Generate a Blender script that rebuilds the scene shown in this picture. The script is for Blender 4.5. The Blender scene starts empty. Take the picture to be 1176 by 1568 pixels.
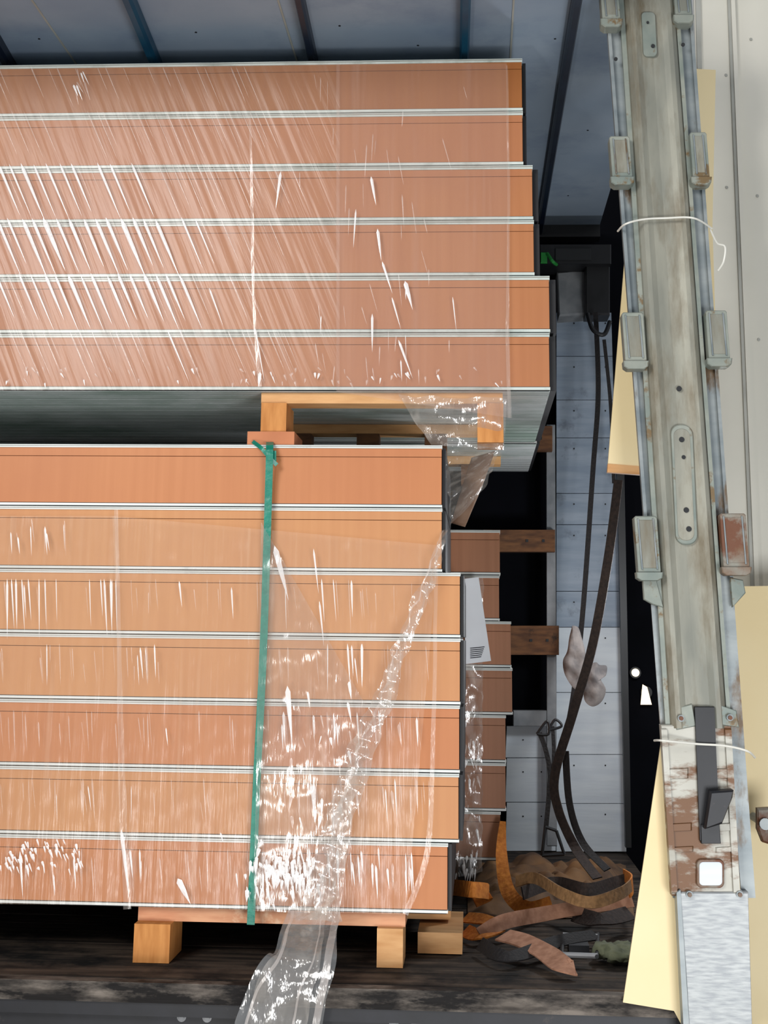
import bpy, math, random
from mathutils import Vector, Matrix, noise
random.seed(7)
S=bpy.context.scene
S.view_settings.view_transform='Standard'
# ------------------------------------------------------------------ camera
F=2200.0; WID=1176.0
yaw=math.radians(3.73); pit=math.radians(12.94); roll=0.012
C=Vector((0,0,2.14))
fwd=Vector((-math.sin(yaw)*math.cos(pit),math.cos(yaw)*math.cos(pit),math.sin(pit)))
r0=Vector((math.cos(yaw),math.sin(yaw),0)); u0=r0.cross(fwd)
rt=r0*math.cos(roll)+u0*math.sin(roll); up=-r0*math.sin(roll)+u0*math.cos(roll)
cd=bpy.data.cameras.new('camera'); cam=bpy.data.objects.new('camera',cd); S.collection.objects.link(cam)
M=Matrix.Identity(4)
for i in range(3):
    M[i][0]=rt[i]; M[i][1]=up[i]; M[i][2]=-fwd[i]; M[i][3]=C[i]
cam.matrix_world=M
cd.sensor_fit='HORIZONTAL'; cd.sensor_width=36; cd.lens=F/WID*36
cd.shift_y=-(784-474)/WID; cd.clip_end=200
S.camera=cam
# survey helpers: sight line intersected with the real plane the thing stands in
def ray(px,py): return rt*((px-588)/F)+up*((474-py)/F)+fwd
def W(px,py,Y):
    d=ray(px,py); return C+d*(Y/d.y)
def WZ(px,py,Z):
    d=ray(px,py); return C+d*((Z-C.z)/d.z)
# ------------------------------------------------------------------ materials
def srgb(c):
    return tuple(((x/255)/12.92 if x/255<=0.04045 else ((x/255+0.055)/1.055)**2.4) for x in c)+(1,)
def mat(name,c1,c2=None,rough=.6,metal=0,scale=5,stretch=(1,1,1),lo=.35,hi=.65,bump=.1,c3=None,s3=12,lo3=.6,hi3=.7,rot=(0,0,0),spec=.5,emit=0,st3=(1,1,1)):
    m=bpy.data.materials.new(name); m.use_nodes=True; n=m.node_tree.nodes; l=m.node_tree.links
    b=n['Principled BSDF']; b.inputs['Roughness'].default_value=rough; b.inputs['Metallic'].default_value=metal
    b.inputs['Specular IOR Level'].default_value=spec
    tc=n.new('ShaderNodeTexCoord'); mp=n.new('ShaderNodeMapping'); mp.inputs['Scale'].default_value=stretch; mp.inputs['Rotation'].default_value=rot
    l.new(tc.outputs['Object'],mp.inputs['Vector'])
    nz=n.new('ShaderNodeTexNoise'); nz.inputs['Scale'].default_value=scale; nz.inputs['Detail'].default_value=6
    l.new(mp.outputs[0],nz.inputs['Vector'])
    cr=n.new('ShaderNodeValToRGB'); cr.color_ramp.elements[0].position=lo; cr.color_ramp.elements[1].position=hi
    cr.color_ramp.elements[0].color=srgb(c1); cr.color_ramp.elements[1].color=srgb(c2 or c1)
    l.new(nz.outputs['Fac'],cr.inputs[0]); out=cr.outputs[0]
    if c3:
        n2=n.new('ShaderNodeTexNoise'); n2.inputs['Scale'].default_value=s3; n2.inputs['Detail'].default_value=8; n2.inputs['Roughness'].default_value=.65
        mp3=n.new('ShaderNodeMapping'); mp3.inputs['Scale'].default_value=st3; l.new(tc.outputs['Object'],mp3.inputs['Vector'])
        l.new(mp3.outputs[0],n2.inputs['Vector'])
        c=n.new('ShaderNodeValToRGB'); c.color_ramp.elements[0].position=lo3; c.color_ramp.elements[1].position=hi3
        l.new(n2.outputs['Fac'],c.inputs[0])
        mx=n.new('ShaderNodeMix'); mx.data_type='RGBA'; l.new(c.outputs[0],mx.inputs[0]); l.new(out,mx.inputs[6]); mx.inputs[7].default_value=srgb(c3); out=mx.outputs[2]
    l.new(out,b.inputs['Base Color'])
    if bump:
        bp=n.new('ShaderNodeBump'); bp.inputs['Strength'].default_value=bump; bp.inputs['Distance'].default_value=.01
        l.new(nz.outputs['Fac'],bp.inputs['Height']); l.new(bp.outputs[0],b.inputs['Normal'])
    if emit:
        b.inputs['Emission Color'].default_value=srgb(c1); b.inputs['Emission Strength'].default_value=emit
    return m
def film(name,haze,streak,gloss,scale=(60,1,2),rot=(0,0,0),rough=.16,ns=1.0,tint=(235,232,226),lo=.55,hi=.72,bump=.6):
    m=bpy.data.materials.new(name); m.use_nodes=True; n=m.node_tree.nodes; l=m.node_tree.links; n.clear()
    o=n.new('ShaderNodeOutputMaterial'); t=n.new('ShaderNodeBsdfTransparent'); g=n.new('ShaderNodeBsdfGlossy'); g.inputs['Roughness'].default_value=rough
    d=n.new('ShaderNodeBsdfDiffuse'); d.inputs['Color'].default_value=srgb(tint)
    tc=n.new('ShaderNodeTexCoord'); mp=n.new('ShaderNodeMapping'); mp0=n.new('ShaderNodeMapping'); mp0.inputs['Rotation'].default_value=rot
    mp.inputs['Scale'].default_value=scale
    l.new(tc.outputs['Object'],mp0.inputs['Vector']); l.new(mp0.outputs[0],mp.inputs['Vector'])
    nz=n.new('ShaderNodeTexNoise'); nz.inputs['Scale'].default_value=ns; nz.inputs['Detail'].default_value=4; l.new(mp.outputs[0],nz.inputs['Vector'])
    n2=n.new('ShaderNodeTexNoise'); n2.inputs['Scale'].default_value=2.2; l.new(tc.outputs['Object'],n2.inputs['Vector'])
    cr=n.new('ShaderNodeMapRange'); cr.inputs[1].default_value=lo; cr.inputs[2].default_value=hi; cr.inputs[3].default_value=0; cr.inputs[4].default_value=streak  # streak whitens the diffuse share, painting glints into the film
    l.new(nz.outputs['Fac'],cr.inputs[0])
    c2=n.new('ShaderNodeMapRange'); c2.inputs[1].default_value=.35; c2.inputs[2].default_value=.65; c2.inputs[3].default_value=.15; c2.inputs[4].default_value=1
    l.new(n2.outputs['Fac'],c2.inputs[0])
    mu=n.new('ShaderNodeMath'); mu.operation='MULTIPLY'; l.new(cr.outputs[0],mu.inputs[0]); l.new(c2.outputs[0],mu.inputs[1])
    ad=n.new('ShaderNodeMath'); ad.operation='ADD'; ad.inputs[1].default_value=haze; l.new(mu.outputs[0],ad.inputs[0])
    bp=n.new('ShaderNodeBump'); bp.inputs['Strength'].default_value=bump; bp.inputs['Distance'].default_value=.01; l.new(nz.outputs['Fac'],bp.inputs['Height']); l.new(bp.outputs[0],g.inputs['Normal'])
    m1=n.new('ShaderNodeMixShader'); m1.inputs[0].default_value=gloss; l.new(t.outputs[0],m1.inputs[1]); l.new(g.outputs[0],m1.inputs[2])
    m2=n.new('ShaderNodeMixShader'); l.new(ad.outputs[0],m2.inputs[0]); l.new(m1.outputs[0],m2.inputs[1]); l.new(d.outputs[0],m2.inputs[2])
    l.new(m2.outputs[0],o.inputs['Surface']); return m
ST=(45,45,1.2)
M_foam=mat('foam_edge_lower',(194,134,82),(199,140,88),rough=.5,scale=1,stretch=ST,bump=0,c3=(188,125,80),s3=1.1,lo3=.4,hi3=.75)
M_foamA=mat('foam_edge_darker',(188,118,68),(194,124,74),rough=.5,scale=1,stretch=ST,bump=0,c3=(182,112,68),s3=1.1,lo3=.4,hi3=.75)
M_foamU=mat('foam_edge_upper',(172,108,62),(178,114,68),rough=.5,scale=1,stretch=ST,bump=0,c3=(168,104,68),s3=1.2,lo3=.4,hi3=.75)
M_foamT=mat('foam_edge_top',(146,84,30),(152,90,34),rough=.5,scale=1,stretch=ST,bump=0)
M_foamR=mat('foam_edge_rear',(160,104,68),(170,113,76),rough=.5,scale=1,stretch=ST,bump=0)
M_groove=mat('groove',(120,66,30),rough=.8,bump=0)
M_skin=mat('panel_skin',(205,210,206),(228,230,226),rough=.35,scale=3,stretch=(1,1,20),bump=0,c3=(160,168,168),s3=5,lo3=.62,hi3=.75)
M_skinU=mat('panel_skin_upper',(190,200,194),(210,217,210),rough=.35,scale=3,stretch=(2,1,20),bump=0,c3=(150,160,150),s3=6,lo3=.5,hi3=.7)
M_gap=mat('gap_dark',(30,32,34),rough=.7,bump=0)
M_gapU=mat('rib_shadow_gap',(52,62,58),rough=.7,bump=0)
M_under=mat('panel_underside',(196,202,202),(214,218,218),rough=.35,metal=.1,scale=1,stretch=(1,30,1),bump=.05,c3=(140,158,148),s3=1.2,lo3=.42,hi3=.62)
M_black=mat('black_plastic',(14,15,18),(24,25,29),rough=.5)
M_dark=mat('backdrop_dark',(7,8,12),(13,14,20),rough=.95,scale=3,spec=.1)  # near-black colour painted in for the unlit space behind the slats
M_wood=mat('pallet_wood',(196,142,88),(220,170,116),rough=.7,scale=3,stretch=(2,8,12),bump=.2)
M_woodO=mat('pallet_block_wood',(182,116,52),(206,140,74),rough=.7,scale=4,stretch=(12,4,2),bump=.2)
M_woodD=mat('old_wood',(82,52,32),(118,78,46),rough=.8,scale=6,stretch=(2,8,8),bump=.3,c3=(50,34,24))
M_deck=mat('deck_planks',(36,30,26),(96,82,70),rough=.85,scale=2.2,stretch=(1,14,14),lo=.35,hi=.75,bump=.5,c3=(14,12,11),s3=5,lo3=.44,hi3=.62,spec=.25)
M_lip=mat('deck_edge_steel',(66,60,55),(124,115,106),rough=.7,metal=0,scale=6,stretch=(1,3,8),bump=.4,c3=(20,17,16),s3=7,lo3=.4,hi3=.56,st3=(.6,1,2),spec=.25)
M_chas=mat('chassis_black',(14,15,20),(26,27,34),rough=.5,scale=8,bump=.1,c3=(52,46,44),s3=14,lo3=.64,hi3=.7)
M_roof=mat('roof_sheet',(130,146,164),(150,163,177),rough=.6,scale=2,bump=.15,c3=(114,130,152),s3=2.5,lo3=.5,hi3=.75)
M_beam=mat('roof_bow_teal',(8,58,84),(12,74,100),rough=.4,scale=6,bump=.05)
M_beamD=mat('roof_bow_dark',(10,18,34),(18,30,48),rough=.4,scale=6,bump=.05)
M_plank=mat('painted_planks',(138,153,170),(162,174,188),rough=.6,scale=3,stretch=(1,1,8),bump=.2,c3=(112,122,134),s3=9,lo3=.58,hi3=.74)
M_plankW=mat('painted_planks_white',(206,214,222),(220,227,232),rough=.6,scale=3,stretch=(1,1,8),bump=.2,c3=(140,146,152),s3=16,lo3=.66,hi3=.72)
M_galv=mat('post_galvanised',(122,123,113),(154,152,138),rough=.5,metal=.15,scale=3,stretch=(4,1,1),bump=.15,c3=(106,95,74),s3=3,lo3=.46,hi3=.72,st3=(5,1,1.2))
M_galvB=mat('post_flange',(114,123,126),(146,152,152),rough=.45,metal=.2,scale=4,stretch=(1,1,3),bump=.2,c3=(98,78,54),s3=9,lo3=.56,hi3=.66,st3=(1,1,.4))
M_galvC=mat('post_pocket',(116,126,119),(148,151,140),rough=.5,metal=.15,scale=9,bump=.3,c3=(112,92,62),s3=11,lo3=.56,hi3=.62)
M_rust=mat('post_rusty_zone',(156,153,140),(188,186,176),rough=.5,metal=.1,scale=3,stretch=(1,1,2),bump=.15,c3=(106,70,38),s3=5,lo3=.47,hi3=.57,st3=(1,1,2.8))
M_rustP=mat('rusty_pocket',(138,138,128),(112,80,54),rough=.6,scale=12,bump=.4,c3=(104,62,38),s3=10,lo3=.45,hi3=.55)
M_brush=mat('post_brushed_zinc',(140,144,146),(170,173,172),rough=.45,metal=.15,scale=2,stretch=(12,12,70),bump=.05,rot=(0,.15,0))
M_cream=mat('cream_board',(230,208,158),(236,217,172),rough=.6,scale=2,bump=.03)
M_door=mat('door_panel',(206,203,190),(218,214,201),rough=.45,scale=2,bump=.02)
M_doorD=mat('door_trim',(150,150,142),(172,172,164),rough=.5,bump=0)
M_green=mat('green_strapping',(0,116,96),(0,130,108),rough=.35,scale=60,bump=.2)
M_paper=mat('paper',(236,238,242),(244,246,250),rough=.8)
M_ink=mat('ink',(50,50,56),rough=.9,bump=0)
M_strapK=mat('black_webbing',(20,18,20),(34,30,30),rough=.8,scale=120,bump=.3)
M_strapB=mat('brown_webbing',(38,29,26),(56,43,37),rough=.85,scale=80,bump=.3)
M_strapO=mat('orange_webbing',(176,98,26),(206,126,44),rough=.8,scale=60,bump=.3)
M_strapP=mat('salmon_webbing',(146,102,78),(174,128,102),rough=.85,scale=40,bump=.2)
M_tarp=mat('brown_tarp',(70,49,32),(120,86,52),rough=.8,scale=8,bump=.3)
M_greenC=mat('green_rag',(74,80,62),(108,112,88),rough=.9,scale=20,bump=.4)
M_rag=mat('grey_rag',(84,80,80),(124,116,112),rough=.95,scale=18,bump=.5)
M_conc=mat('grey_block',(116,120,124),(150,152,154),rough=.9,scale=9,bump=.4)
M_white=mat('cable_tie',(220,218,208),rough=.4,bump=0)
M_steel=mat('bolt_steel',(120,122,124),(150,150,152),rough=.5,metal=.4)
M_ground=mat('ground_concrete',(130,128,124),(156,154,150),rough=.85,scale=2,bump=.2)
M_glow=mat('reflection_glow',(255,232,196),emit=1.6)  # self-lit colour standing for window reflections in the dark
M_gcap=mat('green_cap',(30,130,50),rough=.5)
F_up=film('stretch_film_upper',.12,.12,.022,scale=(40,1,1.6),rot=(0,math.radians(23),0),tint=(206,180,164),rough=.25,bump=.3)
F_haze=film('stretch_film_overlap',.15,.14,.012,scale=(26,1,1.0),tint=(200,172,160),rough=.35,bump=.2)
F_lo=film('stretch_film_lower',.10,.16,.03,scale=(60,1,1.6),tint=(222,194,168),rough=.22)
F_glare=film('stretch_film_slack',.05,.16,.11,scale=(30,1,4),tint=(232,212,194),rough=.15,bump=.5)
F_foldGlint=film('film_pleat_glint',.66,.25,.2,scale=(20,20,20),tint=(252,250,248),rough=.2)  # fold colour whitened to stand in for glints on the film
F_soft=film('film_pleat_glint_soft',.20,.2,.08,scale=(30,30,6),tint=(246,234,226),rough=.25)  # fainter painted glint for minor folds and film edges
F_seam=film('film_seam',.08,.12,.08,scale=(30,30,6),tint=(240,226,212),rough=.25)
F_rope=film('film_twist',.10,.32,.15,scale=(30,30,7),tint=(222,212,200),rough=.14,lo=.5,hi=.7,bump=1)
F_tail=film('film_tail',.20,.26,.14,scale=(16,16,7),tint=(170,172,172),rough=.12,lo=.48,hi=.7,bump=.8)
# ------------------------------------------------------------------ mesh builder
class MB:
    def __init__(s): s.v=[]; s.f=[]; s.mi=[]; s.mats=[]
    def m(s,mt):
        if mt not in s.mats: s.mats.append(mt)
        return s.mats.index(mt)
    def add(s,vs,fs,mt):
        o=len(s.v); s.v+=[tuple(v) for v in vs]; i=s.m(mt)
        for f in fs: s.f.append([a+o for a in f]); s.mi.append(i)
    def box(s,x0,x1,y0,y1,z0,z1,mt):
        vs=[(x,y,z) for x in(x0,x1) for y in(y0,y1) for z in(z0,z1)]
        s.add(vs,[(0,1,3,2),(4,6,7,5),(0,4,5,1),(2,3,7,6),(0,2,6,4),(1,5,7,3)],mt)
    def prism(s,poly,Y,depth,mt,bev=0.0):
        """outline in the plane y=Y extruded backwards; bev = chamfer of the front edge"""
        P=[W(a,b,Y) for a,b in poly]; n=len(P)
        c=sum(P,Vector())/n
        def shr(p,k):
            d=(c-p); L=d.length
            return p+d*(k/L) if L>0 else p
        fr=[shr(p,bev) for p in P]; mid=[p+Vector((0,bev,0)) for p in P]; bk=[p+Vector((0,depth,0)) for p in P]
        vs=fr+mid+bk; fs=[list(range(n)),[2*n+i for i in range(n)][::-1]]
        for i in range(n):
            j=(i+1)%n
            fs.append((i,n+i,n+j,j)); fs.append((n+i,2*n+i,2*n+j,n+j))
        s.add(vs,fs,mt)
    def cyl(s,c,ax,r,h,mt,n=14):
        ax=Vector(ax).normalized(); a=ax.orthogonal().normalized(); b=ax.cross(a)
        vs=[]
        for k in(0,1):
            for i in range(n):
                t=2*math.pi*i/n; vs.append(Vector(c)+ax*(h*k)+(a*math.cos(t)+b*math.sin(t))*r)
        fs=[list(range(n))[::-1],[n+i for i in range(n)]]+[(i,(i+1)%n,n+(i+1)%n,n+i) for i in range(n)]
        s.add(vs,fs,mt)
    def tube(s,pts,r,mt,n=8,sm=6):
        pts=spl(pts,sm)
        vs=[];
        for i,p in enumerate(pts):
            t=(pts[min(i+1,len(pts)-1)]-pts[max(i-1,0)]).normalized()
            a=t.cross(Vector((0,1,.01))).normalized(); b=t.cross(a)
            rr=r[min(int(i*len(r)/len(pts)),len(r)-1)] if isinstance(r,list) else r
            for k in range(n):
                q=2*math.pi*k/n; vs.append(p+(a*math.cos(q)+b*math.sin(q))*rr)
        fs=[]
        for i in range(len(pts)-1):
            for k in range(n):
                k2=(k+1)%n; fs.append((i*n+k,i*n+k2,(i+1)*n+k2,(i+1)*n+k))
        fs.append(list(range(n))); fs.append([(len(pts)-1)*n+k for k in range(n)])
        s.add(vs,fs,mt)
    def ribbon(s,pts,w,mt,side=None,th=.002,sm=8,nw=1,crum=0,cf=12):
        n0=len(pts); P=spl(pts,sm); N=len(P); vs=[]
        for i,p in enumerate(P):
            t=(P[min(i+1,N-1)]-P[max(i-1,0)]).normalized()
            u=i/(N-1)*(n0-1)
            if isinstance(w,(list,tuple)):
                k=min(int(u),n0-2); ww=w[k]+(w[k+1]-w[k])*(u-k)
            else: ww=w
            if side is None: sd=t.cross(Vector((0,1,0))).normalized()
            else:
                if isinstance(side,list):
                    k=min(int(u),n0-2); sd=side[k].lerp(side[k+1],u-k)
                else: sd=Vector(side)
                sd=(sd-t*sd.dot(t)).normalized()
            nn=t.cross(sd).normalized()
            for j in range(nw+1):
                q=p+sd*ww*(j/nw-.5)
                if crum: q=q+nn*noise.noise(q*cf)*crum+sd*noise.noise(q*cf+Vector((7,3,1)))*crum*.6
                vs.append((q,nn))
        m=nw+1; A=[q+nn*th*.5 for q,nn in vs]; B=[q-nn*th*.5 for q,nn in vs]; o=len(A); fs=[]
        for i in range(N-1):
            for j in range(nw):
                a=i*m+j; fs.append((a,a+1,a+m+1,a+m))
                if th>0: fs.append((o+a,o+a+m,o+a+m+1,o+a+1))
            if th>0:
                a=i*m; fs.append((a,a+m,o+a+m,o+a)); a=i*m+nw; fs.append((a,o+a,o+a+m,a+m))
        s.add(A+B if th>0 else A,fs,mt)
    def sheet(s,q,nu,nv,mt,fn,Ys=None):
        c=[W(*a) for a in q]; vs=[]
        for j in range(nv+1):
            v=j/nv
            for i in range(nu+1):
                u=i/nu
                p=(c[0]*(1-u)+c[1]*u)*(1-v)+(c[3]*(1-u)+c[2]*u)*v
                vs.append(p+fn(u,v,p))
        m=nu+1
        s.add(vs,[(j*m+i,j*m+i+1,(j+1)*m+i+1,(j+1)*m+i) for j in range(nv) for i in range(nu)],mt)
    def obj(s,name,smooth=False,parent=None):
        me=bpy.data.meshes.new(name); me.from_pydata(s.v,[],s.f); me.update()
        for m in s.mats: me.materials.append(m)
        for p,i in zip(me.polygons,s.mi): p.material_index=i; p.use_smooth=smooth
        o=bpy.data.objects.new(name,me); S.collection.objects.link(o)
        if parent: o.parent=parent
        return o
def spl(pts,k):
    P=[Vector(p) for p in pts]
    if len(P)<3: 
        return [P[0].lerp(P[1],i/k) for i in range(k+1)]
    out=[]
    for i in range(len(P)-1):
        a=P[max(i-1,0)];b=P[i];c=P[i+1];d=P[min(i+2,len(P)-1)]
        for j in range(k):
            t=j/k
            out.append(.5*((2*b)+(c-a)*t+(2*a-5*b+4*c-d)*t*t+(3*b-a-3*c+d)*t**3))
    out.append(P[-1]); return out
# ------------------------------------------------------------------ key levels
YF=4.4
zU1=W(500,93,YF).z; zU0=W(640,598,YF).z
zL1=W(500,681,YF).z; zL0=W(640,1399,YF).z
DECK=W(597,1482,YF).z; ROOF=4.10
XL=-2.6
# ------------------------------------------------------------------ panels
def stack(name,n,z0,z1,xr,y0,y1,fm,cover=None,under=True,sk=None,ts=.0105,bs=.0095):
    b=MB(); p=(z1-z0)/n; sk=sk or M_skin
    for i in range(n):           # i=0 top
        zt=z1-i*p; zb=zt-p; X=xr[i]; f=fm[i] if isinstance(fm,list) else fm
        b.box(XL,X,y0,y1,zt-ts,zt-.001,sk)                    # top skin
        b.box(XL,X-.001,y0-.003,y0+.01,zt-ts*.55,zt-.0045,M_doorD)   # folded lip
        b.box(XL,X-.002,y0+.004,y1,zt-.036,zt-ts,f)          # tongue strip
        b.box(XL,X-.004,y0+.009,y1,zt-.0378,zt-.036,M_groove)
        b.box(XL,X-.002,y0+.004,y1,zb+bs+.002,zt-.0378,f)             # foam core
        b.box(XL,X,y0,y1,zb+.0025,zb+bs,sk)                     # bottom skin
        b.box(XL,X-.004,y0+.008,y1,zb-.001,zb+.0025,M_gap)
        b.box(XL,X-.003,y0+.003,y0+.02,zb+bs,zb+bs+.002,M_gap)
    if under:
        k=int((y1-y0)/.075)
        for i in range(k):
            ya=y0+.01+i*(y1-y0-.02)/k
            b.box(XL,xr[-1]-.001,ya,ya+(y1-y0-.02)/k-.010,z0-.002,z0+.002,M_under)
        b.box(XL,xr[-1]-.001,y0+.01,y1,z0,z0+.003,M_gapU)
    if cover:
        for i in range(n):
            zt=z1-i*p; b.box(xr[i],xr[i]+cover[i],y0+.03,y1,zt-p+.004,zt-.006,M_black)
    return b.obj(name)
def xs(l,ys,Y): return [W(a,b,Y).x for a,b in zip(l,ys)]
yu=[130,210,290,375,465,550]
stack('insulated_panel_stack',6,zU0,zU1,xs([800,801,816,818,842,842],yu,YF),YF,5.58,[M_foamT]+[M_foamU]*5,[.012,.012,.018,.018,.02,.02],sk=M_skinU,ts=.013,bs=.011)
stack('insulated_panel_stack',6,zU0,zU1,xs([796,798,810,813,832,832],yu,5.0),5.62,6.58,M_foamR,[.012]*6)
yl=[730,830,925,1025,1130,1235,1345]
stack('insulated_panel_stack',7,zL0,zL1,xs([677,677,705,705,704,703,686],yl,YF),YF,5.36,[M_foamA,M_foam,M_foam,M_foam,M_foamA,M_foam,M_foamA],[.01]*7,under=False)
YR=5.45
zr1=W(700,811,YR).z; 
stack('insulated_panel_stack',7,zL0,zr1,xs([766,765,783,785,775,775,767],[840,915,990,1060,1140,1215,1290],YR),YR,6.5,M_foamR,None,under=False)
# ------------------------------------------------------------------ bearers
def R(x0,y0,x1,y1): return [(x0,y0),(x1,y0),(x1,y1),(x0,y1)]
bb=MB()
def zbox(b,x0,x1,Y0,Y1,z0,z1,m,py): b.box(W(x0,py,YF).x,W(x1,py,YF).x,Y0,Y1,z0,z1,m)
M_foot=mat('skid_foot',(176,104,62),(196,122,78))
zt=zU0-.003
for n,(x0,x1,Y0,Y1) in enumerate(((398,770,4.43,4.53),(380,760,5.1,5.2),(380,780,6.0,6.1))):
    bb=MB()
    zbox(bb,x0,x1,Y0,Y1,zU0-.036,zt,M_wood,605)
    if n==0:
        zbox(bb,398,437,4.42,4.60,zL1+.042,zU0-.036,M_woodO,640)
        zbox(bb,378,450,4.41,4.62,zL1+.001,zL1+.042,M_foot,668)
        zbox(bb,731,771,4.42,4.60,zL1+.012,zU0-.036,M_woodO,640)
    elif n==1:
        for a in(0,1,2): zbox(bb,398+a*120,437+a*120,Y0,Y1,zL1+.001,zU0-.036,M_woodD,640)
    else:
        for a in(0,1,2): zbox(bb,398+a*150,437+a*150,Y0,Y1,zU0-.12,zU0-.036,M_woodD,640)
    bb.obj('pallet_skid')
bb=MB()
xL=lambda p,q:W(p,q,YF).x
bb.box(xL(208,1400),xL(620,1410),4.43,4.55,zL0-.042,zL0-.001,mat('skid_board',(196,130,92),(218,160,120),scale=4,stretch=(2,8,12),c3=(228,190,156),s3=10)) 
bb.box(xL(207,1440),xL(262,1440),4.38,4.56,DECK,zL0-.042,M_woodO)
bb.box(xL(577,1450),xL(617,1450),4.40,4.56,DECK,zL0-.042,M_wood)
bb.obj('pallet_skid')
bb=MB()
bb.box(xL(560,1440),W(690,1440,4.75).x,4.75,4.83,DECK+.07,zL0-.001,M_wood)
bb.box(W(640,1440,4.62).x,W(708,1450,4.62).x,4.6,4.95,DECK+.001,DECK+.06,M_wood)
bb.obj('timber_bearer')
for y in(5.6,6.3):
    bb=MB(); bb.box(XL,W(700,1330,5.5).x,y,y+.1,DECK+.001,zL0-.001,M_woodD); bb.obj('timber_bearer')
# ------------------------------------------------------------------ deck, chassis
XR=.665
b=MB(); yy=4.208; k=0
while yy<6.92:
    w=.145; z=DECK-.001-random.random()*.003
    b.box(XL,XR,yy,min(yy+w-.004,6.94),z-.05,z,M_deck); yy+=w
b.box(XL,XR,4.16,4.206,DECK-.055,DECK-.004,M_lip)
b.box(XL,XR,4.17,6.94,DECK-.09,DECK-.052,M_chas)
b.obj('trailer_deck')
b=MB()
b.box(XL,XR,4.20,4.25,DECK-.36,DECK-.091,M_chas); b.box(XL,XR,4.17,4.25,DECK-.38,DECK-.35,M_chas)
for i in range(6): b.box(XL+.5*i+.2,XL+.5*i+.28,4.25,6.7,DECK-.2,DECK-.091,M_chas)
b.box(XL,XR,5.0,5.15,DECK-.35,DECK-.2,M_chas); b.box(XL,XR,6.1,6.25,DECK-.35,DECK-.2,M_chas)
for x,y in((278,1557),(317,1558),(603,1566),(637,1567),(671,1568),(697,1566),(720,1567)):
    p=W(x,y,4.195); b.cyl(p,(0,1,0),.013,.01,M_steel); b.cyl(p+Vector((0,-.006,0)),(0,1,0),.008,.01,M_steel,6)
b.obj('trailer_chassis')
for wx in(-1.6,-.2):
    b=MB()
    for (r,y0,h,m) in((.42,4.5,.28,M_black),(.26,4.48,.02,M_steel),(.12,4.42,.08,M_steel)): b.cyl((wx,y0,.42),(0,1,0),r,h,m,40)
    b.obj('trailer_wheel')
b=MB(); b.box(-14,14,-6,16,-.1,0,M_ground); b.obj('ground')
# ------------------------------------------------------------------ roof
XQ=.60
b=MB(); 
b.box(XL-.2,XQ,3.7,6.94,ROOF,ROOF+.03,M_roof)
for x in(-2.2,-1.4,-.62,.12): b.box(x,x+.006,3.7,6.9,ROOF-.003,ROOF,M_doorD)
for x,y in((60,60),(300,50),(520,40),(640,70),(850,60),(900,200),(870,300)):
    p=WZ(x,y,ROOF-.002); b.cyl(p,(0,0,1),.004,.003,M_black,8)
def bow(xt,yt,xb,yb,w,m):
    p=WZ(xt,yt,ROOF-.03); q=WZ(xb,yb,ROOF-.03); x=(p.x+q.x)/2; sk=(q.x-p.x)/(q.y-p.y)
    y0,y1=3.7,6.8; xa=p.x+sk*(y0-p.y); xb_=p.x+sk*(y1-p.y)
    if abs(sk)>.15: xb_=xa=x
    vs=[]
    for X,Y in((xa,y0),(xb_,y1)):
        for dx,dz in((-w,0),(-w,-.035),(-w*.6,-.05),(w*.6,-.05),(w,-.035),(w,0)): vs.append((X+dx,Y,ROOF+dz))
    b.add(vs,[(i,(i+1)%6,6+(i+1)%6,6+i) for i in range(6)]+[(0,1,2,3,4,5),(6,7,8,9,10,11)],m)
bow(0,78,14,102,.014,M_beamD); bow(196,0,236,95,.016,M_beam); bow(458,0,478,90,.014,M_beamD); bow(713,0,711,88,.016,M_beam); bow(884,0,845,240,.015,M_beamD)
b.box(XL,XQ,3.68,3.76,ROOF-.02,ROOF+.12,M_doorD)
b.box(XL,XQ,6.7,6.8,ROOF-.06,ROOF,M_black)
b.obj('trailer_roof')
b=MB(); b.prism(R(826,374,936,404),6.45,.2,M_black,.005); b.prism(R(850,380,905,398),6.44,.02,M_gap,.003); b.prism(R(828,386,838,402),6.43,.04,M_gcap,.003)
b.prism(R(897,404,934,482),6.5,.15,M_black,.01); b.tube([W(838,388,6.42),W(846,400,6.4),W(852,405,6.45)],.008,M_gcap)
b.obj('roof_rail_bracket')
b=MB(); b.prism([(853,416),(896,412),(900,481),(856,484)],6.6,.15,M_conc,.01); b.obj('bulkhead_block')
# ------------------------------------------------------------------ far side
b=MB(); b.box(XL,1.05,6.95,7.0,DECK-.6,ROOF+.35,M_dark); b.obj('dark_backdrop')  # black sheet standing in for the dark interior, not a real curtain
YW=6.82
zpy=1200
while W(900,zpy,YW).z>DECK+.002: zpy+=1
b=MB(); 
seams=[478,545,612,670,755,803,905,960,1060,1155,1230,zpy]
rg=lambda y:936+(y-480)*.028
for i in range(len(seams)-1):
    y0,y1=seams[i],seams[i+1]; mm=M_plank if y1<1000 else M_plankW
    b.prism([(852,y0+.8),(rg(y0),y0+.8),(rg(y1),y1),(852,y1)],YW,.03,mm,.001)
    for x in(878,926): b.prism([(x,y0+16),(x+2,y0+16),(x+2,y0+18),(x,y0+18)],YW-.003,.004,M_gap)
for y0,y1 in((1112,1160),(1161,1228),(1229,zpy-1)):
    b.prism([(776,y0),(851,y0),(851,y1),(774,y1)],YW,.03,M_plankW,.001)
    for x in(800,828): b.prism([(x,y0+20),(x+2,y0+20),(x+2,y0+22),(x,y0+22)],YW-.003,.004,M_gap)
b.obj('plank_bulkhead')
b=MB(); b.prism([(837,650),(850,650),(853,zpy-8),(838,zpy-8)],6.70,.06,M_conc,.004); b.prism(R(786,1088,837,1112),6.70,.06,M_conc,.003); b.obj('side_stanchion')
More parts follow.
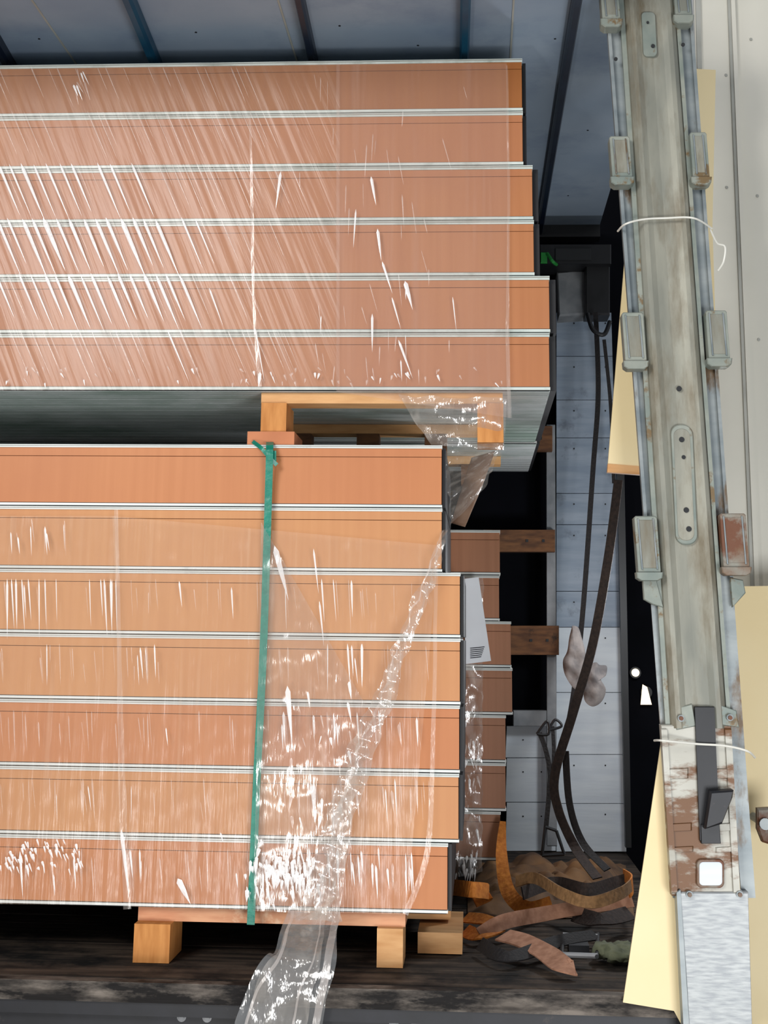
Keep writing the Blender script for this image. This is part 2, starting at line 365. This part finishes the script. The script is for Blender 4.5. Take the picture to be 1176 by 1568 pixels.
b=MB(); b.prism([(945,720),(956,720),(967,zpy-6),(958,zpy-6)],6.7,.05,M_black); b.obj('side_stanchion')
b=MB()
for y0,y1,x0,x1 in((811,845,740,850),(958,1003,740,856),(652,690,740,846)):
    b.prism(R(x0,y0,x1,y1),6.64,.06,M_woodD,.004)
    for x in(x1-20,x1-45): b.prism(R(x,(y0+y1)/2-2,x+4,(y0+y1)/2+2),6.636,.01,M_gap)
b.obj('side_slat_boards')
for n,(x,y) in enumerate(((973,1030),(990,1060))):  # glowing discs put in for bright window reflections, no lamps here
    b=MB(); p=W(x,y,6.9); b.cyl(p,(0,1,0),.026,.05,M_black,20)
    if n==0: b.cyl(p+Vector((0,-.004,0)),(0,1,0),.018,.004,M_glow,20)
    else: b.prism([(984,1048),(991,1052),(998,1079),(981,1079)],6.89,.006,M_glow)
    b.obj('reflection_spot')
# ------------------------------------------------------------------ post
YP=4.10
b=MB()
Lx=lambda y:928+.0745*y
CL=lambda y:953+.064*y
CR=lambda y:1035+.073*y
RX=lambda y:1058+.072*y
def band(fa,fb,y0,y1,Y,d,m,bev=0,n=1):
    ys=[y0+(y1-y0)*i/n for i in range(n+1)]
    b.prism([(fa(y),y) for y in ys[::-1]]+[(fb(y),y) for y in ys],Y,d,m,bev)
T=-60; B=1640
band(Lx,CL,T,1375,YP+.03,.008,M_galvB)
band(CR,RX,T,1375,YP+.03,.008,M_galvB)
band(lambda y:Lx(y)-1,lambda y:Lx(y)+4,T,900,YP+.012,.027,M_galvB,.001)
band(lambda y:RX(y)-4,lambda y:RX(y)+1,T,900,YP+.012,.027,M_galvB,.001)
band(lambda y:CL(y)-5,lambda y:CL(y)+2,T,1120,YP+.008,.03,M_galvC,.002)
band(lambda y:CR(y)-2,lambda y:CR(y)+4,T,1120,YP+.008,.03,M_galvC,.002)
def facet(y0,y1,m,prof,Y):
    vs=[]
    for y in(y0,y1):
        for t,h in prof:
            x=CL(y)+(CR(y)-CL(y))*t; p=W(x,y,Y); vs.append(p+Vector((0,-h,0)))
    k=len(prof); b.add(vs,[(i,i+1,k+i+1,k+i) for i in range(k-1)],m)
prof=[(0,-.02),(.05,.0),(.12,.010),(.2,.010),(.3,.002),(.5,-.002),(.7,.002),(.8,.010),(.88,.010),(.95,0),(1,-.02)]
facet(T,1115,M_galv,prof,YP)
band(CL,CR,T,1115,YP+.022,.015,M_galvB)
band(lambda y:CL(y)-12,lambda y:CR(y)-(y-1100)*.02+4,1110,1372,YP-.004,.04,M_rust,.004)
band(lambda y:1040+(y-1365)*.035,lambda y:1146+(y-1365)*.03,1366,B,YP-.012,.045,M_brush,.004)
b.prism([(1036,1366),(1042,1362),(1052,1500),(1060,1640),(1050,1640)],YP-.016,.05,M_galvB,.002)
band(lambda y:CL(y)-12,lambda y:CL(y)-3,1116,1368,YP-.014,.02,M_rust,.003)
band(lambda y:CR(y)-(y-1100)*.02-6,lambda y:CR(y)-(y-1100)*.02+4,1116,1368,YP-.014,.02,M_rust,.003)
for y,h in((1178,16),(1262,12),(1298,8)):
    b.prism([(CL(y)-12,y),(CL(y)+26,y-2),(CL(y)+26,y+h-2),(CL(y)-10,y+h)],YP-.010,.01,M_rust,.004)
    b.prism([(CR(y)-34,y),(CR(y)-2,y-2),(CR(y)-2,y+h-2),(CR(y)-34,y+h)],YP-.010,.01,M_rust,.004)
def pocket(x0,y0,x1,y1,m,rl=True):
    s=(y1-y0)*.07; c=2.5
    b.prism([(x0+c,y0),(x1-c,y0),(x1,y0+c),(x1+s,y1-c),(x1+s-c,y1),(x0+s+c,y1),(x0+s,y1-c),(x0,y0+c)],YP-.025,.055,m,.003)
    b.prism([(x0+s-3,y1-8),(x1+s+3,y1-8),(x1+s+2,y1+1),(x1+s-4,y1+5),(x0+s+4,y1+5),(x0+s-2,y1+1)],YP-.036,.05,m,.003)
    b.prism([(x0+7,y0+6),(x1-7,y0+6),(x1+s-7,y1-14),(x0+s+7,y1-14)],YP-.0265,.01,M_galv if m is M_galvC else m,.001)
    b.prism([(x0+5,y0+4),(x0+7,y0+4),(x0+s+7,y1-12),(x0+s+5,y1-12)],YP-.030,.01,M_galvB,.001)
    b.prism([(x1-7,y0+4),(x1-5,y0+4),(x1+s-5,y1-12),(x1+s-7,y1-12)],YP-.030,.01,M_galvB,.001)
for a in((918,-30,946,36),(1030,-30,1056,30),(933,208,964,278),(1056,202,1082,278),(952,478,985,560),(1080,475,1113,556),(971,790,1006,884)): pocket(*a,M_galvC)
pocket(1102,786,1142,876,M_rustP)
b.prism([(984,888),(1004,884),(1016,930),(1000,926),(986,918)],YP,.02,M_galvC,.003); b.prism([(1118,884),(1138,888),(1142,908),(1122,930)],YP,.02,M_galvC,.003)
def rr(x0,y0,x1,y1,s,r=12):
    out=[]
    for cx,cy,a0 in((x1-r,y0+r,-90),(x1-r,y1-r,0),(x0+r,y1-r,90),(x0+r,y0+r,180)):
        for k in range(6):
            a=math.radians(a0+18*k); y=cy+r*math.sin(a); out.append((cx+r*math.cos(a)+(y-y0)*s,y))
    return out
b.prism(rr(1027,650,1060,834,.045,14),YP-.012,.02,M_galvC,.003)
b.prism(rr(1031,656,1056,828,.045,11),YP-.0135,.02,M_galv,.002)
def hole(x,y,r=4,m=M_gap,Y=YP-.016): b.cyl(W(x,y,Y),(0,1,0),r*.0019,.004,m,14)
for x,y,r in((1044,673,4),(1047,700,3),(1051,781,4),(1055,810,4)): hole(x,y,r)
for x,y,r in((1040,595,4),(943,90,3),(1046,68,3)): hole(x,y,r,M_gap,YP-.009)
b.prism(rr(982,18,1003,86,.05,6),YP-.011,.014,M_galvC,.002); hole(1000,70,3); hole(992,34,2)
for x,y in((1043,1100),(1118,1099),(1056,1370),(1133,1370)):
    p=W(x,y,YP-.02); b.cyl(p,(0,1,0),.009,.02,M_galvB,16); b.cyl(p+Vector((0,-.006,0)),(0,1,0),.006,.01,M_rustP,6)
b.prism([(1032,1085),(1060,1078),(1066,1112),(1036,1118)],YP-.008,.02,M_galvC,.003); b.prism([(1098,1078),(1128,1088),(1132,1114),(1102,1110)],YP-.008,.02,M_galvC,.003)
b.prism([(1064,1082),(1094,1082),(1103,1288),(1072,1288)],YP-.018,.02,M_black,.002)
b.prism([(1073,1262),(1102,1262),(1104,1292),(1074,1292)],YP-.022,.02,M_black,.002)
b.prism([(1088,1212),(1124,1210),(1122,1222),(1106,1262),(1080,1270)],YP-.06,.05,M_chas,.006)
b.prism(rr(1067,1316,1109,1360,0,8),YP-.016,.02,M_rustP,.002); b.prism(rr(1071,1320,1106,1356,0,6),YP-.0185,.02,M_plankW,.001)
b.obj('curtain_side_post')
b=MB()
def tie(pts): b.tube([W(*p) for p in pts],.003,M_white,8,8)
tie([(946,354,4.13),(958,343,4.06),(985,336,4.07),(1020,334,4.08),(1062,334,4.06),(1090,350,4.12)])
tie([(1088,352,4.12),(1098,372,4.08),(1110,378,4.06),(1108,400,4.06),(1100,414,4.08)])
b.obj('cable_tie')
b=MB(); tie([(1002,1134,4.13),(1014,1134,4.05),(1065,1139,4.07),(1110,1142,4.07),(1144,1150,4.06),(1156,1160,4.1)]); b.obj('cable_tie')
b=MB(); b.prism([(957,392),(1010,392),(1010,716),(931,710)],4.34,.015,M_cream); b.prism([(931,710),(1010,716),(1010,729),(930,723)],4.335,.025,M_wood)
b.prism([(1060,105),(1096,107),(1091,345),(1100,640),(1060,640)],4.34,.015,M_cream)
b.obj('cream_board')
b=MB(); b.prism([(1014,1125),(1060,1125),(1060,1600),(1032,1548),(954,1535)],4.145,.008,M_cream); b.obj('cream_board')
YD=4.75
b=MB()
b.prism([(1058,-200),(1500,-200),(1500,1900),(1116,1900),(1085,900)],YD,.04,M_door)
b.prism([(1112,-60),(1117,-60),(1156,900),(1150,900)],YD-.012,.02,M_doorD,.001)
b.prism([(1117,-60),(1123,-60),(1163,900),(1156,900)],YD-.02,.025,M_door,.003)
b.prism([(1064,-60),(1071,-60),(1075,105),(1068,105)],YD-.012,.02,M_doorD,.001)
for x,y in((1112,115),(1113,287),(1150,60),(1160,300),(1162,520)): b.cyl(W(x,y,YD-.004),(0,1,0),.005,.006,M_doorD,10)
b.obj('door_1')
b=MB(); b.prism([(1120,898),(1420,894),(1420,1700),(1120,1700)],4.5,.015,M_cream); b.obj('cream_board')
b=MB(); b.prism([(1160,1238),(1200,1236),(1200,1300),(1168,1290),(1160,1270)],4.3,.03,M_rustP,.006); b.cyl(W(1172,1262,4.29),(0,1,0),.016,.02,M_galvB,12); b.cyl(W(1172,1262,4.31),(0,1,0),.012,.18,M_galvB,12); b.obj('door_hinge')
# ------------------------------------------------------------------ green strap
b=MB(); Yg=4.372
b.ribbon([W(413,682,YF+.2)+Vector((0,0,.001)),W(413,682,Yg),W(411,760,Yg),W(403,1000,Yg),W(393,1200,Yg),W(384,1416,Yg)],.0225,M_green,side=(1,0,0),th=.0015,sm=6)
b.ribbon([W(387,676,4.40),W(400,686,4.36),W(412,700,4.36),W(424,712,4.37)],.012,M_green,th=.0015)
b.prism(R(408,690,423,706),Yg-.004,.004,M_green,.001)
b.obj('strapping_band')
# ------------------------------------------------------------------ stretch film
def nz(p,f,o=0): return noise.noise(Vector((p[0]*f,p[1]*f+o,p[2]*f)))
th=math.radians(23)
b=MB()
def fU(u,v,p):
    a=p.x*math.cos(th)+p.z*math.sin(th); c=-p.x*math.sin(th)+p.z*math.cos(th)
    return Vector((0,.003*noise.noise(Vector((a*45,c*3,0)))*min(1,1.6-u*1.2),0))
b.sheet([(-120,105,4.388),(520,97,4.388),(520,597,4.388),(-120,598,4.388)],300,60,F_up,fU)
def fV(u,v,p): return Vector((0,.002*noise.noise(Vector((p.x*18,p.z*2,0))),0))
b.sheet([(515,97,4.384),(776,97,4.384),(782,640,4.384),(515,600,4.384)],80,60,F_haze,fV)
def glint_pleat(x,y,dx,dy,w,m,Y=4.381,rid=.002):  # raised film fold whose white colour replaces a glint
    p=W(x,y,Y); q=W(x+dx,y+dy,Y); t=(q-p).normalized(); s=t.cross(Vector((0,1,0))); w=w*.00195
    o=Vector((0,-rid,0)); k=.12
    a=p.lerp(q,k); c=p.lerp(q,.5)
    vs=[p,a+s*w*.5,a+o,a-s*w*.5,c+s*w*.4,c+o,c-s*w*.4,q]
    b.add(vs,[(0,1,2),(0,2,3),(1,4,5,2),(2,5,6,3),(4,7,5),(5,7,6)],m)
bays=[(100,168),(168,250),(248,336),(332,422),(418,508),(504,592)]
for k in range(-12,26):
    xk=k*19+random.uniform(-3,3); str_=random.uniform(.55,1.25)
    for (y0,y1) in bays:
        x=xk+(y0-170)*.42+random.uniform(-1,1)
        if not(-20<x<440): continue
        cent=math.exp(-((y0-350)/130)**2)*math.exp(-((x-90-(y0-300)*.6)/165)**2)*str_
        if random.random()<.3+cent*1.6:
            L=(y1-y0)*(random.uniform(.7,.95)+.15*min(1,cent)); st=random.uniform(0,.04)*(y1-y0)
            L=min(L,592-y0-st)
            glint_pleat(x+st*.4,y0+st,L*.42,L,1.5+random.random()+6.0*cent,F_foldGlint if cent>.26 else F_soft)
        if random.random()<.4:
            L=(y1-y0)*random.uniform(.4,.9); glint_pleat(x+9,y0+2,L*.42,L,random.uniform(1,2.4),F_soft)
for i in range(46):
    y=random.choice(bays); x=random.gauss(580,60)
    if 380<x<770: 
        L=random.uniform(20,55); yy0=random.uniform(y[0],y[1]-10); L=min(L,590-yy0)
        glint_pleat(x,yy0,L*random.uniform(-.1,.3),L,random.uniform(1,2.6),F_soft if random.random()<.85 else F_foldGlint)
for (x,y,dx,dy,w) in((430,262,-8,60,5),(578,350,6,50,5),(585,400,16,50,4),(600,455,14,50,3),(620,430,12,45,7),(568,270,8,45,5),(570,480,0,60,4),(398,570,-2,22,6),(390,500,15,85,3),(320,440,22,60,3),(610,520,22,60,4),(545,320,-4,60,3)):
    glint_pleat(x,y,dx,dy,w,F_foldGlint)
for i in range(8): glint_pleat(118+random.uniform(-6,14),104+random.uniform(0,30),random.uniform(4,12),random.uniform(14,32),random.uniform(2,4),F_foldGlint if i%2 else F_soft)
for i in range(60):
    x=random.uniform(0,780); y=random.uniform(560,586) ; glint_pleat(x,y,random.uniform(-3,8),random.uniform(5,12),random.uniform(2,4),F_foldGlint if i%3==0 else F_soft)
b.ribbon([W(776,100,4.38),W(779,300,4.38),W(777,500,4.38),W(781,640,4.38)],[.006,.008,.01,.012],F_seam,th=0,nw=3,crum=.004)
b.ribbon([W(382,170,4.38),W(386,300,4.38),W(388,450,4.38),W(398,592,4.38)],[.006,.01,.01,.012],F_seam,th=0,nw=3,crum=.004)
b.obj('stretch_film_wrap',True)
b=MB()
def fL(u,v,p): return Vector((0,.003*noise.noise(Vector((p.x*40,p.z*2.5,0)))+.0015*nz(p,25),0))
b.sheet([(-120,790,4.386),(180,790,4.386),(186,1386,4.386),(-120,1383,4.386)],160,80,F_lo,fL)
b.sheet([(172,790,4.380),(672,835,4.380),(622,1400,4.380),(196,1388,4.380)],220,90,F_lo,fL)
b.sheet([(400,800,4.364),(560,1080,4.364),(520,1400,4.364),(388,1395,4.364)],90,120,F_glare,lambda u,v,p:Vector((0,.006*nz(p,10)+.002*nz(p,32),0)))
baysL=[(790,855),(886,950),(985,1052),(1086,1155),(1190,1262),(1296,1378)]
Y2=4.372
def many(n,xa,xb,bay,mix,wmin=1,wmax=3,Lf=(.4,1)):
    for i in range(n):
        y0,y1=baysL[bay]; L=(y1-y0)*random.uniform(*Lf); x=random.uniform(xa,xb)
        glint_pleat(x,random.uniform(y0,max(y0,y1-L)),random.uniform(0,5),L,random.uniform(wmin,wmax),F_foldGlint if random.random()<mix else F_soft,Y2)
many(10,0,180,0,.5);many(18,0,185,1,.8,1.5,3.5,(.8,1.5));many(5,185,400,1,.2);many(12,0,250,2,.4);many(9,0,400,3,.2);many(12,0,320,4,.15);many(14,0,320,5,.4,1,4)
many(5,420,600,1,.8,1.5,3.5,(.8,1.4));many(8,430,610,2,.6,2,4,(.6,1.2));many(15,430,640,3,.5,2,5);many(15,430,660,4,.5,2,5);many(30,400,640,5,.6,2,5)
for bay in range(1,6): many(26,-10,660,bay,0,.8,2)
for i in range(60): glint_pleat(random.uniform(0,125),random.uniform(1284,1330),random.uniform(1,6),random.uniform(5,15),random.uniform(2,5),F_foldGlint,Y2)
for i in range(140):  # dense white slivers paint the glare spot on the crumpled film
    x=random.gauss(436,30); glint_pleat(x,random.gauss(1330,20),random.uniform(-5,5),random.uniform(8,26),random.uniform(2,7),F_foldGlint if i%3 else F_soft,4.35)
for i in range(34):
    x=random.uniform(440,540); glint_pleat(x,random.uniform(1040,1300),random.uniform(-5,8),random.uniform(10,34),random.uniform(2,6),F_foldGlint if i%2 else F_soft,4.35)
glint_pleat(420,835,22,85,9,F_foldGlint,Y2); glint_pleat(480,840,8,70,3,F_foldGlint,Y2); glint_pleat(489,920,7,70,3,F_foldGlint,Y2); glint_pleat(440,1050,6,80,8,F_foldGlint,4.35)
glint_pleat(272,1345,20,40,9,F_foldGlint,Y2); glint_pleat(186,1270,12,110,6,F_foldGlint,Y2)
b.ribbon([W(178,780,Y2),W(182,960,Y2),W(186,1180,Y2),W(196,1392,Y2)],[.012,.012,.02,.024],F_seam,th=0,nw=3,crum=.004)
b.ribbon([W(668,850,Y2),W(664,1100,Y2),W(655,1300,Y2),W(620,1400,Y2)],[.01,.012,.016,.016],F_seam,th=0,nw=3,crum=.004)
rp=[(682,812,4.40),(668,850,4.36),(640,930,4.345),(606,1010,4.34),(588,1070,4.34),(560,1130,4.34),(545,1175,4.33),(520,1250,4.32),(508,1310,4.31),(495,1360,4.30),(488,1410,4.26)]
ww=[.02,.03,.035,.045,.06,.06,.075,.08,.09,.10,.14]
b.ribbon([W(*p) for p in rp],ww,F_rope,side=(1,0,.3),th=0,nw=12,crum=.03,cf=18,sm=14)
b.ribbon([W(p[0]+4,p[1],p[2]-.012) for p in rp],[w*.5 for w in ww],F_rope,side=(1,0,.3),th=0,nw=8,crum=.03,cf=26,sm=14)
b.ribbon([W(p[0]-4,p[1],p[2]-.008) for p in rp],[w*.12 for w in ww],F_soft,side=(1,0,.3),th=0,nw=4,crum=.02,cf=30,sm=14)
tl=[(482,1395,4.30),(476,1425,4.2),(464,1470,4.11),(442,1520,4.09),(426,1580,4.09),(418,1640,4.1)]
b.ribbon([W(*p) for p in tl],[.15,.15,.17,.21,.23,.2],F_tail,side=(1,0,.1),th=0,nw=24,crum=.02,cf=8,sm=14)
b.ribbon([W(p[0]-8,p[1],p[2]-.012) for p in tl],[.09,.1,.12,.15,.16,.15],F_rope,side=(1,0,.1),th=0,nw=20,crum=.02,cf=12,sm=14)
for s_,w_ in((-1,.008),(1,.020),(.35,.005)):
    b.ribbon([W(p[0]+s_*q,p[1],p[2]-.02) for p,q in zip(tl,(34,34,38,50,54,50))],w_,F_soft,side=(1,0,.1),th=0,nw=3,crum=.012,cf=12,sm=14)
b.obj('stretch_film_wrap',True)
b=MB()
b.sheet([(610,606,4.41),(776,610,4.41),(772,690,4.45),(660,680,4.45)],50,30,F_rope,lambda u,v,p:Vector((0,.03*nz(p,12),.01*nz(p,20,5))))
b.sheet([(680,690,4.46),(770,668,4.46),(745,745,4.9),(690,806,4.9)],40,40,F_rope,lambda u,v,p:Vector((.01*nz(p,20,9),.05*nz(p,11),.01*nz(p,20,5))))
b.prism([(722,700),(758,690),(738,745),(712,806),(690,800)],5.0,.03,mat('brown_card',(120,88,68),(150,118,94),rough=.7,scale=9),.01)
b.obj('stretch_film_scrap',True)
b=MB()
b.sheet([(708,885,5.40),(740,885,5.40),(738,1335,5.40),(692,1345,5.40)],20,110,F_rope,lambda u,v,p:Vector((.006*nz(p,25,3),.02*nz(p,18),0)))
for i in range(50):
    y=random.choice([random.uniform(1090,1330),random.uniform(1300,1340),random.uniform(1130,1200)]); x=random.uniform(706,736)-(max(0,y-1290)*.2)
    glint_pleat(x,y,random.uniform(-4,6),random.uniform(8,26),random.uniform(2,5),F_foldGlint if i%2 else F_soft,5.37)
b.obj('stretch_film_scrap',True)
b=MB(); b.prism([(712,886),(733,884),(752,1012),(712,1017)],5.37,.003,M_paper)
for i in range(6): b.prism([(720,992+i*3),(742-i,990+i*3),(742-i,991.2+i*3),(720,993.2+i*3)],5.368,.001,M_ink)
b.obj('delivery_note')
# ------------------------------------------------------------------ hanging straps
b=MB()
b.ribbon([W(947,735,5.3),W(932,850,5.3),W(908,985,5.35),W(878,1090,5.4),W(850,1185,5.45),W(855,1240,5.45),W(882,1300,5.4),W(915,1345,5.2)],.034,M_strapB,side=(1,-.5,0),th=.004)
b.ribbon([W(866,1150,5.5),W(872,1230,5.5),W(892,1290,5.45),W(930,1332,5.3)],.026,M_strapK,side=(1,-.5,0),th=.004)
b.obj('lashing_strap')
b=MB()
b.ribbon([W(912,478,6.4),W(916,600,6.4),W(908,720,6.4),W(893,930,6.4),W(880,1050,6.3),W(868,1120,6.2)],.022,M_strapK,side=(1,-.3,0),th=.004)
b.tube([W(900,480,6.38),W(908,505,6.36),W(925,512,6.36),W(934,492,6.38)],.01,M_black)
b.ribbon([W(940,740,6.5),W(935,620,6.5),W(925,520,6.4)],.016,M_strapK,side=(1,-.3,0),th=.004)
b.obj('lashing_strap')
b=MB()
def loop(pts,r,m): b.tube([W(*p) for p in pts]+[W(*pts[0])],r,m,8,5)
Yh=5.7
loop([(822,1124,Yh),(838,1104,Yh),(840,1124,Yh)],.005,M_black); loop([(840,1118,Yh),(850,1102,Yh),(860,1112,Yh)],.005,M_black)
b.ribbon([W(826,1122,Yh),W(836,1150,Yh),W(842,1190,Yh),W(836,1268,Yh)],.018,M_strapK,side=(1,0,0),th=.004)
b.ribbon([W(846,1112,Yh),W(848,1150,Yh),W(846,1190,Yh)],.014,M_strapK,side=(1,0,0),th=.004)
for seg in(((835,1266),(852,1272)),((852,1272),(864,1308)),((864,1308),(830,1310)),((830,1310),(835,1266))):
    b.tube([W(*seg[0],Yh),W(*seg[1],Yh)],.006,M_black)
b.obj('strap_hook')
b=MB(); Yb=6.0
def cloth(poly,Y,m,amp=.02,f=22):
    c0=sum((W(x,y,Y) for x,y in poly),Vector())/len(poly)
    P=spl([W(x,y,Y) for x,y in poly]+[W(*poly[0],Y)],5)[:-1]; n=len(P); K=8; vs=[]
    for s_ in(-1,1):
        for k in range(K+1):
            r=k/K
            for p in P:
                q=c0.lerp(p,r); h=.022*math.sqrt(max(0,1-r*r)); q=q+Vector((0,s_*h+amp*noise.noise(q*f),0)); vs.append(q)
    fs=[]; 
    for s_ in(0,1):
        o=s_*(K+1)*n
        for k in range(K):
            for i in range(n): fs.append((o+k*n+i,o+k*n+(i+1)%n,o+(k+1)*n+(i+1)%n,o+(k+1)*n+i))
    b.add(vs,fs,m)
cloth([(876,958),(886,962),(893,985),(898,1010),(900,1030),(893,1050),(882,1056),(872,1046),(864,1030),(862,1012),(868,998),(872,975)],Yb,M_rag)
cloth([(900,1018),(912,1014),(918,1018),(929,1020),(928,1034),(920,1040),(928,1056),(922,1074),(908,1082),(896,1074),(894,1056),(898,1040)],Yb-.03,M_rag)
b.obj('hanging_rag',True)
# ------------------------------------------------------------------ floor clutter
b=MB()
def tp(u,v,p): 
    h=.09*abs(nz(p,6))+.04*abs(nz(p,15,3)); e=min(u,1-u,v,1-v)*6
    return Vector((0,0,max(0,h+.02)*min(1,e)))
c=[WZ(716,1330,DECK),WZ(958,1326,DECK),WZ(972,1405,DECK),WZ(716,1410,DECK)]
vs=[]; n=60
for j in range(n+1):
    for i in range(n+1):
        u,v=i/n,j/n; p=(c[0]*(1-u)+c[1]*u)*(1-v)+(c[3]*(1-u)+c[2]*u)*v; vs.append(p+tp(u,v,p)+Vector((0,0,.003)))
b.add(vs,[(j*(n+1)+i,j*(n+1)+i+1,(j+1)*(n+1)+i+1,(j+1)*(n+1)+i) for j in range(n) for i in range(n)],M_tarp)
b.obj('folded_tarpaulin',True)
def D(x,y,h): return WZ(x,y,DECK+h)
def web(name,pts,w,m,side):
    b=MB(); b.ribbon([D(*p) for p in pts],w,m,side=side,th=.005,sm=10,nw=2); return b.obj(name)
web('ratchet_strap',[(735,1432,.03),(770,1412,.06),(830,1400,.06),(900,1388,.08),(968,1378,.09)],.045,M_strapP,(0,.5,1))
web('ratchet_strap',[(770,1432,.05),(800,1440,.05),(835,1458,.04),(862,1478,.03),(880,1482,.025)],.065,M_strapP,(.35,1,.3))
web('ratchet_strap',[(712,1405,.04),(740,1408,.05),(765,1418,.045),(735,1432,.03),(712,1425,.025)],.045,M_strapO,(0,1,.3))
web('ratchet_strap',[(690,1358,.10),(720,1362,.12),(748,1366,.10),(725,1378,.08)],.05,M_strapO,(0,.5,1))
b=MB(); b.ribbon([W(770,1258,5.38),W(768,1310,5.3),W(778,1365,5.2),W(808,1392,5.1),W(845,1384,5.1)],[.02,.04,.05,.05,.05],M_strapO,side=[Vector((1,0,0)),Vector((1,0,0)),Vector((1,0,.5)),Vector((0,.3,1)),Vector((0,.3,1))],th=.004); b.obj('ratchet_strap')
web('ratchet_strap',[(800,1368,.12),(850,1352,.12),(900,1362,.12),(940,1352,.1),(965,1345,.12)],.04,M_strapB,(0,.5,1))
web('ratchet_strap',[(735,1445,.03),(780,1465,.03),(860,1440,.04),(912,1432,.04)],.04,M_strapK,(0,1,.5))
web('ratchet_strap',[(880,1400,.05),(920,1408,.06),(965,1398,.06)],.05,M_strapB,(0,1,.5))
web('ratchet_strap',[(790,1350,.14),(820,1345,.16),(860,1368,.15),(905,1382,.14),(950,1368,.15),(966,1356,.15)],.035,mat('tan_webbing',(120,88,54),(150,112,72),rough=.85,scale=60,bump=.3),(0,.5,1))
web('ratchet_strap',[(955,1340,.12),(968,1350,.14),(962,1366,.12)],.04,M_strapO,(0,.5,1))
b=MB()
for y in(1432,1462): b.tube([D(862,y,.03),D(915,y+2,.03)],.008,M_steel)
b.tube([D(862,1430,.03),D(860,1463,.03)],.006,M_black); b.tube([D(915,1430,.03),D(914,1465,.03)],.006,M_black)
p=D(885,1448,.02); b.box(p.x-.03,p.x+.03,p.y-.05,p.y+.03,DECK+.003,DECK+.03,M_chas); b.obj('ratchet_buckle')
b=MB()
p=D(942,1456,.03)
for dx,dy in((-.03,0),(.02,.02),(.03,-.03),(0,-.04)):
    q=p+Vector((dx,dy,0)); vs=[]
    n1,n2=18,10
    for i in range(n2+1):
        a=math.pi*i/n2
        for j in range(n1):
            t=2*math.pi*j/n1; d=Vector((math.sin(a)*math.cos(t),math.sin(a)*math.sin(t),math.cos(a))); k=1+.5*noise.noise(d*3+Vector((dx*50,dy*50,0)))
            vs.append(q+Vector((d.x*.04*k,d.y*.05*k,d.z*.022*k)))
    b.add(vs,[(i*n1+j,i*n1+(j+1)%n1,(i+1)*n1+(j+1)%n1,(i+1)*n1+j) for i in range(n2) for j in range(n1)],M_greenC)
b.obj('green_rag',True)
# ------------------------------------------------------------------ lights
def area(name,loc,tgt,size,pw,col):
    l=bpy.data.lights.new(name,'AREA'); l.size=size; l.energy=pw; l.color=col
    o=bpy.data.objects.new(name,l); S.collection.objects.link(o); o.location=loc
    o.rotation_euler=(Vector(tgt)-Vector(loc)).to_track_quat('-Z','Y').to_euler(); return o
area('assumed_hall_light',(-2.7,-1.0,4.6),(0,4.6,2.2),1.8,205,(1,.98,.95))  # assumed lamp out of view, placed so its reflection brightens the upper left film
area('low_fill_light',(1.6,-.4,.8),(.2,5.8,3.2),1.4,140,(.95,.97,1))  # added fill aimed upward to brighten the roof and panel underside
area('assumed_glare_lamp',(-1.2,0.0,.82),(-.6,4.4,1.5),.28,34,(1,.98,.94))  # assumed unseen lamp, positioned to mirror as the glare spot on the film
l=bpy.data.lights.new('hidden_fill_light','POINT'); l.energy=24; l.shadow_soft_size=.08; l.color=(.92,.96,1)  # invented lamp hidden behind the post, brightens roof and far planks
o=bpy.data.objects.new('hidden_fill_light',l); S.collection.objects.link(o); o.location=(.72,5.5,2.3)
w=bpy.data.worlds.new('world'); S.world=w; w.use_nodes=True
bg=w.node_tree.nodes['Background']; bg.inputs[0].default_value=(.87,.92,1,1); bg.inputs[1].default_value=.42
